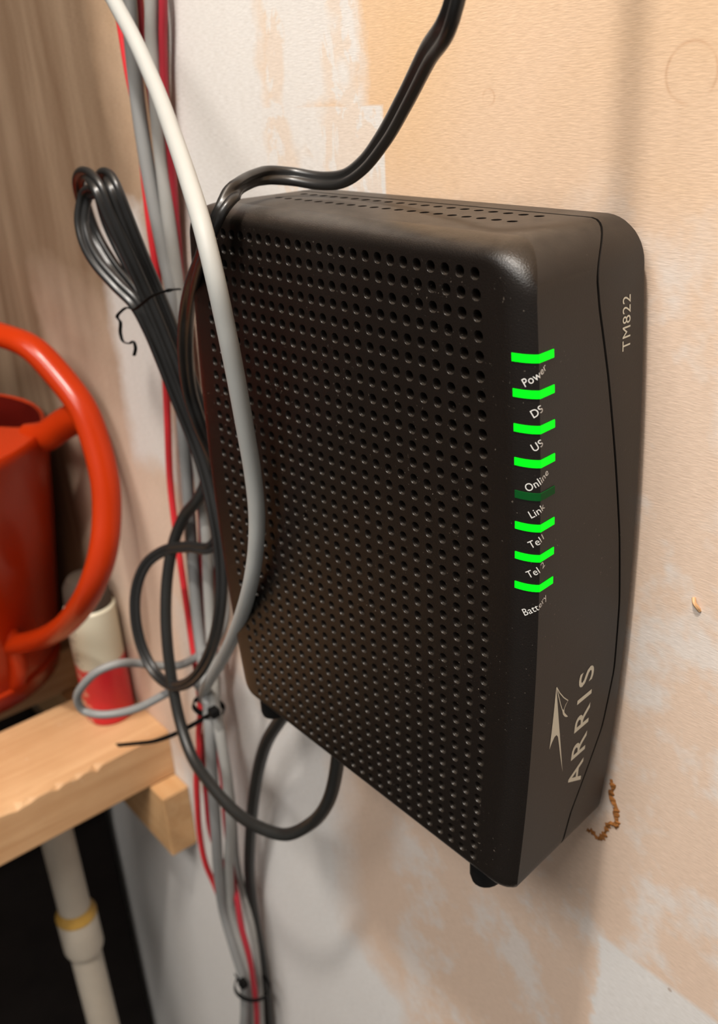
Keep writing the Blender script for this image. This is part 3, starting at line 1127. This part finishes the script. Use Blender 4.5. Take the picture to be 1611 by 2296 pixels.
s2 = [(510, 1120, 7.4), (490, 1050, 6.8), (458, 945, 5.8), (424, 840, 5.0), (385, 735, 4.2), (348, 645, 3.4), (312, 560, 2.4), (280, 480, 1.6), (258, 425, 1.2), (243, 396, 1.4), (228, 398, 2.2),
      (226, 430, 3.2), (244, 500, 4.0), (282, 580, 4.4), (325, 655, 4.8), (372, 745, 5.4), (420, 870, 6.2), (460, 990, 7.0), (490, 1080, 7.6)]
flat_cord('cord_fold', s2, 'wide')
s3 = [(186, 452, 1.4), (183, 490, 0.8), (192, 540, 0.6), (215, 585, 0.8), (258, 635, 1.4), (305, 683, 2.0), (336, 740, 2.6), (365, 810, 3.2), (400, 900, 4.0), (436, 990, 4.8), (462, 1070, 5.0),
      (482, 1160, 4.8), (495, 1250, 4.6), (496, 1340, 4.2), (482, 1430, 3.8), (452, 1500, 3.4), (415, 1534, 3.0), (380, 1535, 2.6), (346, 1506, 2.4), (318, 1450, 2.4), (304, 1385, 2.6),
      (306, 1320, 3.2), (328, 1265, 4.2), (368, 1235, 5.4), (420, 1226, 6.4), (470, 1228, 7.2), (492, 1195, 7.8), (488, 1130, 8.2), (462, 1040, 8.6)]
r3 = [(-.5, .1, 1)] * 3 + [bref] * 7 + [(.8, 0, -.6)] * 4 + [(.3, .3, 1)] * 8 + [(.2, .6, .8)] * 5
s3 = [(212, 428, 1.0), (192, 440, 1.2)] + s3[1:]
flat_cord('cord_ring', s3, 'wide')

# twist tie around the folded coil
tw = [(404, 648, 3.6), (378, 651, 2.0), (345, 662, 1.4), (318, 682, 1.3), (300, 694, 1.5), (284, 690, 1.5), (272, 698, 1.4), (263, 711, 1.4), (270, 722, 1.4), (270, 745, 1.4), (275, 764, 1.4), (290, 770, 1.4),
      (300, 766, 1.4), (304, 780, 1.4), (301, 797, 1.4)]
v, f = sweep(pxpath(tw, 5), [(a * 2.0, b * 0.8) for a, b in circle(0.075, 8)], (0, .4, 1))
o = mesh_obj('twist_tie', v, f, M_black)
tag(o, 'thin dark green twist tie with curled end around the folded cord', 'twist tie')


# zip ties
def zip_tie(name, centre, axis_a, axis_b, ra, rb, tail, label, w=0.3):
    root = empty(name, W(centre))
    tag(root, label, 'zip tie')
    a, b, c = np.array(axis_a, float), np.array(axis_b, float), np.array(centre, float)
    path = [c + a * ra * math.cos(t) + b * rb * math.sin(t) for t in np.linspace(0, 2 * math.pi, 33)]
    v, f = sweep(path, [(-w, -.06), (w, -.06), (w, .06), (-w, .06)], tuple(np.cross(a, b)), caps=False)
    mesh_obj('loop', v, f, M_black, root, sharp=30)
    v, f = sweep(catmull(tail, 6), [(-w * .8, -.05), (w * .8, -.05), (w * .8, .05), (-w * .8, .05)], (0.2, 1, 0.3))
    mesh_obj('tail', v, f, M_black, root, sharp=30)
    t0 = np.array(tail[0])
    me = box_u(t0[0] - .5, t0[0] + .5, t0[1] - .45, t0[1] + .45, t0[2] - .45, t0[2] + .45, 0.08)
    link_mesh('head', me, M_black, root, smooth=False)
    return root


c1 = ray_at(468, 1585, 5.8)
tail1 = [ray_at(*p) for p in ((480, 1597, 4.6), (445, 1618, 4.0), (412, 1636, 3.0), (385, 1649, 2.2), (345, 1662, 1.4), (305, 1667, 0.6), (263, 1671, 0.0))]
zip_tie('zip_tie', c1, (1, 0.15, 0), (0, 0.35, 1), 1.55, 1.5, tail1, 'black zip tie with long tail binding the bundle above the shelf')
c2 = ray_at(566, 2212, 6.3)
tail2 = [ray_at(*p) for p in ((545, 2205, 4.8), (536, 2196, 4.0), (527, 2185, 3.6))]
zip_tie('zip_tie', c2, (1, 0.1, 0), (0, 0.3, 1), 2.0, 2.1, tail2, 'short-tailed black zip tie at the bottom of the cable bundle', 0.26)

# ------------------------------------------------------------------ shelf plank, ledger block, pvc leg
YS = 66.3
plank = empty('shelf_plank', W((-71, YS + 6.9, -20)))
tag(plank, 'rough pine shelf plank carrying the red spray can', 'shelf')


def worn_plank(name, x0, x1, y0, y1, z0, z1, mat, parent, seed=1, n=70, chip=0.5):
    rg = random.Random(seed)
    V, F = [], []
    for i in range(n + 1):
        z = z0 + (z1 - z0) * i / n
        ch = 0.18 + chip * max(0, rg.gauss(0, 0.5)) * (1 if 0.1 < i / n < 0.98 else 0)
        ch = min(ch, 0.9)
        cj = ch * (0.6 + 0.5 * rg.random())
        prof_ = [(x1, y0 + cj), (x1 - ch, y0), (x0 + .2, y0), (x0, y0 + .2), (x0, y1 - .2), (x0 + .2, y1), (x1 - .2, y1), (x1, y1 - .2)]
        V += [(a, b, z) for a, b in prof_]
    m = 8
    for i in range(n):
        for j in range(m):
            F.append((i * m + j, i * m + (j + 1) % m, (i + 1) * m + (j + 1) % m, (i + 1) * m + j))
    F.append(tuple(range(m)))
    F.append(tuple(n * m + j for j in range(m)))
    return mesh_obj(name, V, F, mat, parent, smooth=False)


worn_plank('board', -78.5, -63.4, YS, YS + 6.95, -48, WZ - 0.05, M_pine, plank, 3, chip=0.9)
plank2 = empty('shelf_plank', W((-98, YS + 6.9, -20)))
tag(plank2, 'second pine shelf plank mostly hidden under the red watering can', 'shelf')
worn_plank('board', -106.0, -90.8, YS, YS + 6.95, -48, WZ - 0.05, M_pine, plank2, 5, chip=0.2)
o = link_mesh('ledger_block', box_u(-126, -60.2, YS + 7.0, YS + 16.6, 6.3, WZ, 0.15), M_pinex, smooth=False)
tag(o, 'pine ledger block on the wall supporting the shelf planks', 'block')

bx = empty('shade_box', W((-104, YF, 0)))  # added box, stands in for the deep shade below the shelf
tag(bx, 'dark box added to black out the shadow under the shelf', 'box')
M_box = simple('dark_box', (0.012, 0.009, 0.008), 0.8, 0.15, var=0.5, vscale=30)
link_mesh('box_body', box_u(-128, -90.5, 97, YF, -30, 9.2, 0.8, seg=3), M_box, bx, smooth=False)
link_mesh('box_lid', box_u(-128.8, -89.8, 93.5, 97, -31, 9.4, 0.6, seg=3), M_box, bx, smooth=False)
PX, PZ = -73.6, -3.7
pipe = empty('pvc_pipe', W((PX, YF, PZ)))
tag(pipe, 'white plastic pipe with a coupling standing under the shelf', 'pipe')


def lathe(prof_, cx, cz, n=28, ex=1.0):
    V, F = [], []
    for r_, y_ in prof_:
        for k in range(n):
            a = 2 * math.pi * k / n
            V.append((cx + r_ * math.cos(a), y_, cz + ex * r_ * math.sin(a)))
    for i in range(len(prof_) - 1):
        for k in range(n):
            F.append((i * n + k, i * n + (k + 1) % n, (i + 1) * n + (k + 1) % n, (i + 1) * n + k))
    return V, F


def y_at(px, py, X):
    d = RC.T @ np.array([(px - 805.5) / FPX, (py - 1148.0) / FPX, 1.0])
    s = (X - o_u[0]) / d[0]
    return float((o_u + s * d)[1])


yc0, yc1 = y_at(150, 2055, PX), y_at(175, 2130, PX)
V, F = lathe([(2.2, YS + 7.0), (2.2, YF)], PX, PZ)
mesh_obj('tube', V, F, M_pvc, pipe)
V, F = lathe([(2.2, yc0), (2.75, yc0 + 0.2), (2.8, yc0 + 0.5), (2.8, yc1 - 0.4), (2.7, yc1), (2.2, yc1)], PX, PZ)
mesh_obj('coupling', V, F, M_pvc, pipe)
V, F = lathe([(2.24, yc0 - 1.0), (2.34, yc0 - 0.7), (2.85, yc0 + 0.2), (2.85, yc0 + 0.55), (2.3, yc0 + 0.8)], PX, PZ)
mesh_obj('primer_ring', V, F, M_glue, pipe)

# ------------------------------------------------------------------ small spray can
SX, SZ, SRr = -72.2, 6.35, 3.15
n = N('spray_can_print')
tc = n.node('ShaderNodeTexCoord')
sep = n.node('ShaderNodeSeparateXYZ')
n.link(tc.outputs['Object'], sep.inputs[0])
hh = n.math('DIVIDE', sep.outputs[2], S)
ang = n.math('ARCTAN2', sep.outputs[1], sep.outputs[0])
v = n.coord((1, 1, 1))
sway = n.math('MULTIPLY', n.math('POWER', n.math('ABSOLUTE', n.math('SINE', n.math('MULTIPLY', n.math('ADD', ang, 0.95), 0.9))), 1.2), 2.6)
edge = n.math('SUBTRACT', hh, n.math('ADD', 8.4, n.math('MULTIPLY', sway, 0.25)))
isw = n.math('MULTIPLY', edge, 6.0, clamp=True)
marks = n.ramp(n.noise(n.coord((1.0, 1.0, 2.2)), 260, 3, 0.6), 0.55, 0.62)
marksr = n.ramp(n.noise(n.coord((1.0, 1.0, 1.6)), 150, 3, 0.6), 0.53, 0.6)
left = n.math('MULTIPLY', n.math('SUBTRACT', -1.05, ang), 6.0, clamp=True)
redc = n.mix(n.math('MULTIPLY', n.math('MULTIPLY', marksr, left), 0.8), rgb(0.60, 0.012, 0.022), rgb(0.62, 0.48, 0.32))
whc = n.mix(n.math('MULTIPLY', n.math('MULTIPLY', marks, left), 0.85), rgb(0.62, 0.59, 0.46), rgb(0.12, 0.11, 0.08))
n.set(Base_Color=n.mix(isw, redc, whc), Roughness=0.35)
M_spray = n.m
spray = empty('spray_can', W((SX, YS, SZ)))
tag(spray, 'small red and white spray can with dark cap standing on the shelf', 'spray can')


def local_lathe(name, prof_, cx, cz, mat, parent, base, n_=32, sharp=35):
    V_, F_ = lathe(prof_, cx, cz, n_)
    if prof_[0][0] > 0.01:
        F_.append(tuple(range(n_)))
    if prof_[-1][0] > 0.01:
        F_.append(tuple((len(prof_) - 1) * n_ + k for k in range(n_)))
    Vw = [W(p) - W(base) for p in V_]
    o_ = mesh_obj(name, Vw, F_, mat, parent, sharp=sharp, raw=True)
    o_.matrix_parent_inverse = Matrix.Identity(4)
    return o_


base = (SX, YS, SZ)
local_lathe('can_body', [(SRr - .4, YS), (SRr - .1, YS - .2), (SRr, YS - .6), (SRr, YS - 16.4), (SRr - .35, YS - 16.7)], SX, SZ, M_spray, spray, base)
local_lathe('can_cap', [(SRr - .3, YS - 16.65), (SRr - .2, YS - 17.2), (SRr - .45, YS - 19.4), (SRr - 1.1, YS - 20.4), (0.9, YS - 20.8), (0.0, YS - 20.8)], SX, SZ, M_capgrey, spray, base)

# ------------------------------------------------------------------ red watering can
can = empty('watering_can', W((-95, YS, -6)))
tag(can, 'glossy red plastic watering can with big hoop handle on the shelf', 'watering can')
NB = 48


def can_ring(y, cx, cz, r, squash=1.0):
    return [(cx + r * math.cos(2 * math.pi * k / NB), y, cz + r * squash * math.sin(2 * math.pi * k / NB)) for k in range(NB)]


lv = [(YS, -95.2, -5.3, 12.9), (YS - .4, -95.2, -5.3, 13.6), (YS - 3.2, -95.0, -5.5, 14.3), (YS - 3.6, -95.0, -5.5, 14.0), (YS - 5, -94.7, -5.6, 14.3), (YS - 14, -92.6, -6.3, 15.5),
      (YS - 24, -89.6, -7.3, 16.7), (YS - 33, -86.4, -8.4, 17.6), (YS - 38, -84.5, -8.9, 18.0), (YS - 39.0, -84.2, -9.0, 18.0), (YS - 39.4, -84.1, -9.0, 17.7), (YS - 39.3, -84.1, -9.0, 17.3)]
V, F = [], []
for a in lv:
    V += can_ring(*a)
for i in range(len(lv) - 1):
    for k in range(NB):
        F.append((i * NB + k, i * NB + (k + 1) % NB, (i + 1) * NB + (k + 1) % NB, (i + 1) * NB + k))
F.append(tuple(range(NB)))
mesh_obj('can_body', V, F, M_can, can, sharp=50)
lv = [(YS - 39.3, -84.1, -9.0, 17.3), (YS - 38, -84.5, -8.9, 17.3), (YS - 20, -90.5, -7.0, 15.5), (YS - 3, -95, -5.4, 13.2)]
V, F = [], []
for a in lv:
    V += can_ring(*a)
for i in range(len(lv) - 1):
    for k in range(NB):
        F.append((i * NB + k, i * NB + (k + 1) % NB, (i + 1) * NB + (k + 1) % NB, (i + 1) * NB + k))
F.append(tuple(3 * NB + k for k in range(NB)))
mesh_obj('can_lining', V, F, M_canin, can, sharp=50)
# moulded deck covering the front part of the opening
a_, b_ = np.array([-78.9, 2.6]), np.array([-72.9, 7.1])
dr_ = (b_ - a_) / np.linalg.norm(b_ - a_)
nn_ = np.array([dr_[1], -dr_[0]])
cc_ = np.array([-84.1, -9.0])
h_ = (a_ - cc_) @ nn_
half = math.sqrt(17.4 ** 2 - h_ ** 2)
e0 = cc_ + nn_ * h_ - dr_ * half
e1 = cc_ + nn_ * h_ + dr_ * half
t0_ = math.atan2(*(e1 - cc_)[::-1])
t1_ = math.atan2(*(e0 - cc_)[::-1])
while t1_ > t0_:
    t1_ -= 2 * math.pi
rim_ = [cc_ + 17.4 * np.array([math.cos(t0_ + (t1_ - t0_) * k / 30), math.sin(t0_ + (t1_ - t0_) * k / 30)]) for k in range(31)]
V = [(p[0], YS - 39.2, p[1]) for p in rim_] + [(p[0], YS - 38.5, p[1]) for p in rim_]
F = [tuple(range(31)), tuple(range(61, 30, -1))] + [(k, (k + 1) % 31, 31 + (k + 1) % 31, 31 + k) for k in range(31)]
mesh_obj('can_deck', V, F, M_can, can, sharp=30)
hp = [(-82.5, 56.6, -3.0)] + [ray_at(*p) for p in ((60, 1440, -0.9), (110, 1425, 0.0), (160, 1390, 1.0), (205, 1320, 2.4), (232, 1240, 4.2), (240, 1160, 5.7), (237, 1080, 6.7),
      (215, 990, 7.2), (185, 910, 7.2), (130, 840, 6.4), (70, 775, 5.2), (0, 752, 3.6))] + [(-82, 14.4, 0.6), (-90, 14.8, -4.0), (-97, 18.0, -9.5), (-101, 23.5, -13), (-101.5, 28.5, -14)]
hpath = catmull(hp, 7)
for _ in range(12):
    hpath = [hpath[0]] + [(a + 2 * b + c) / 4 for a, b, c in zip(hpath, hpath[1:], hpath[2:])] + [hpath[-1]]
v, f = sweep(hpath, [(a * 1.25, b * 1.0) for a, b in circle(1.28, 16)], (0, 0.1, 1))
mesh_obj('handle', v, f, M_can, can)
v, f = sweep(catmull([(-75.5, 28.2, 4.5), (-72.5, 27.4, 5.4), (-69.5, 25.6, 6.4), tuple(ray_at(190, 925, 7.2))], 5), [(a * 1.3, b) for a, b in circle(1.35, 14)], (0, 1, 0))
mesh_obj('handle_bridge', v, f, M_can, can)
v, f = sweep(catmull([(-81.5, 50.6, -3.4), (-79.4, 51.8, -2.2), (-78.8, 54.5, -1.8), (-79.4, 58.0, -1.6), (-81.0, 61.5, -1.8), (-83, 63.2, -2.4)], 6), circle(1.15, 14))
mesh_obj('handle_foot', v, f, M_can, can)
# spout on the far side, outside the picture
v, f = sweep(catmull([(-101, 58, -16), (-108, 52, -21), (-118, 40, -27), (-127, 26, -32)], 8), circle(2.2, 16), scale=list(np.linspace(1.3, 0.8, 25)))
mesh_obj('spout', v, f, M_can, can)
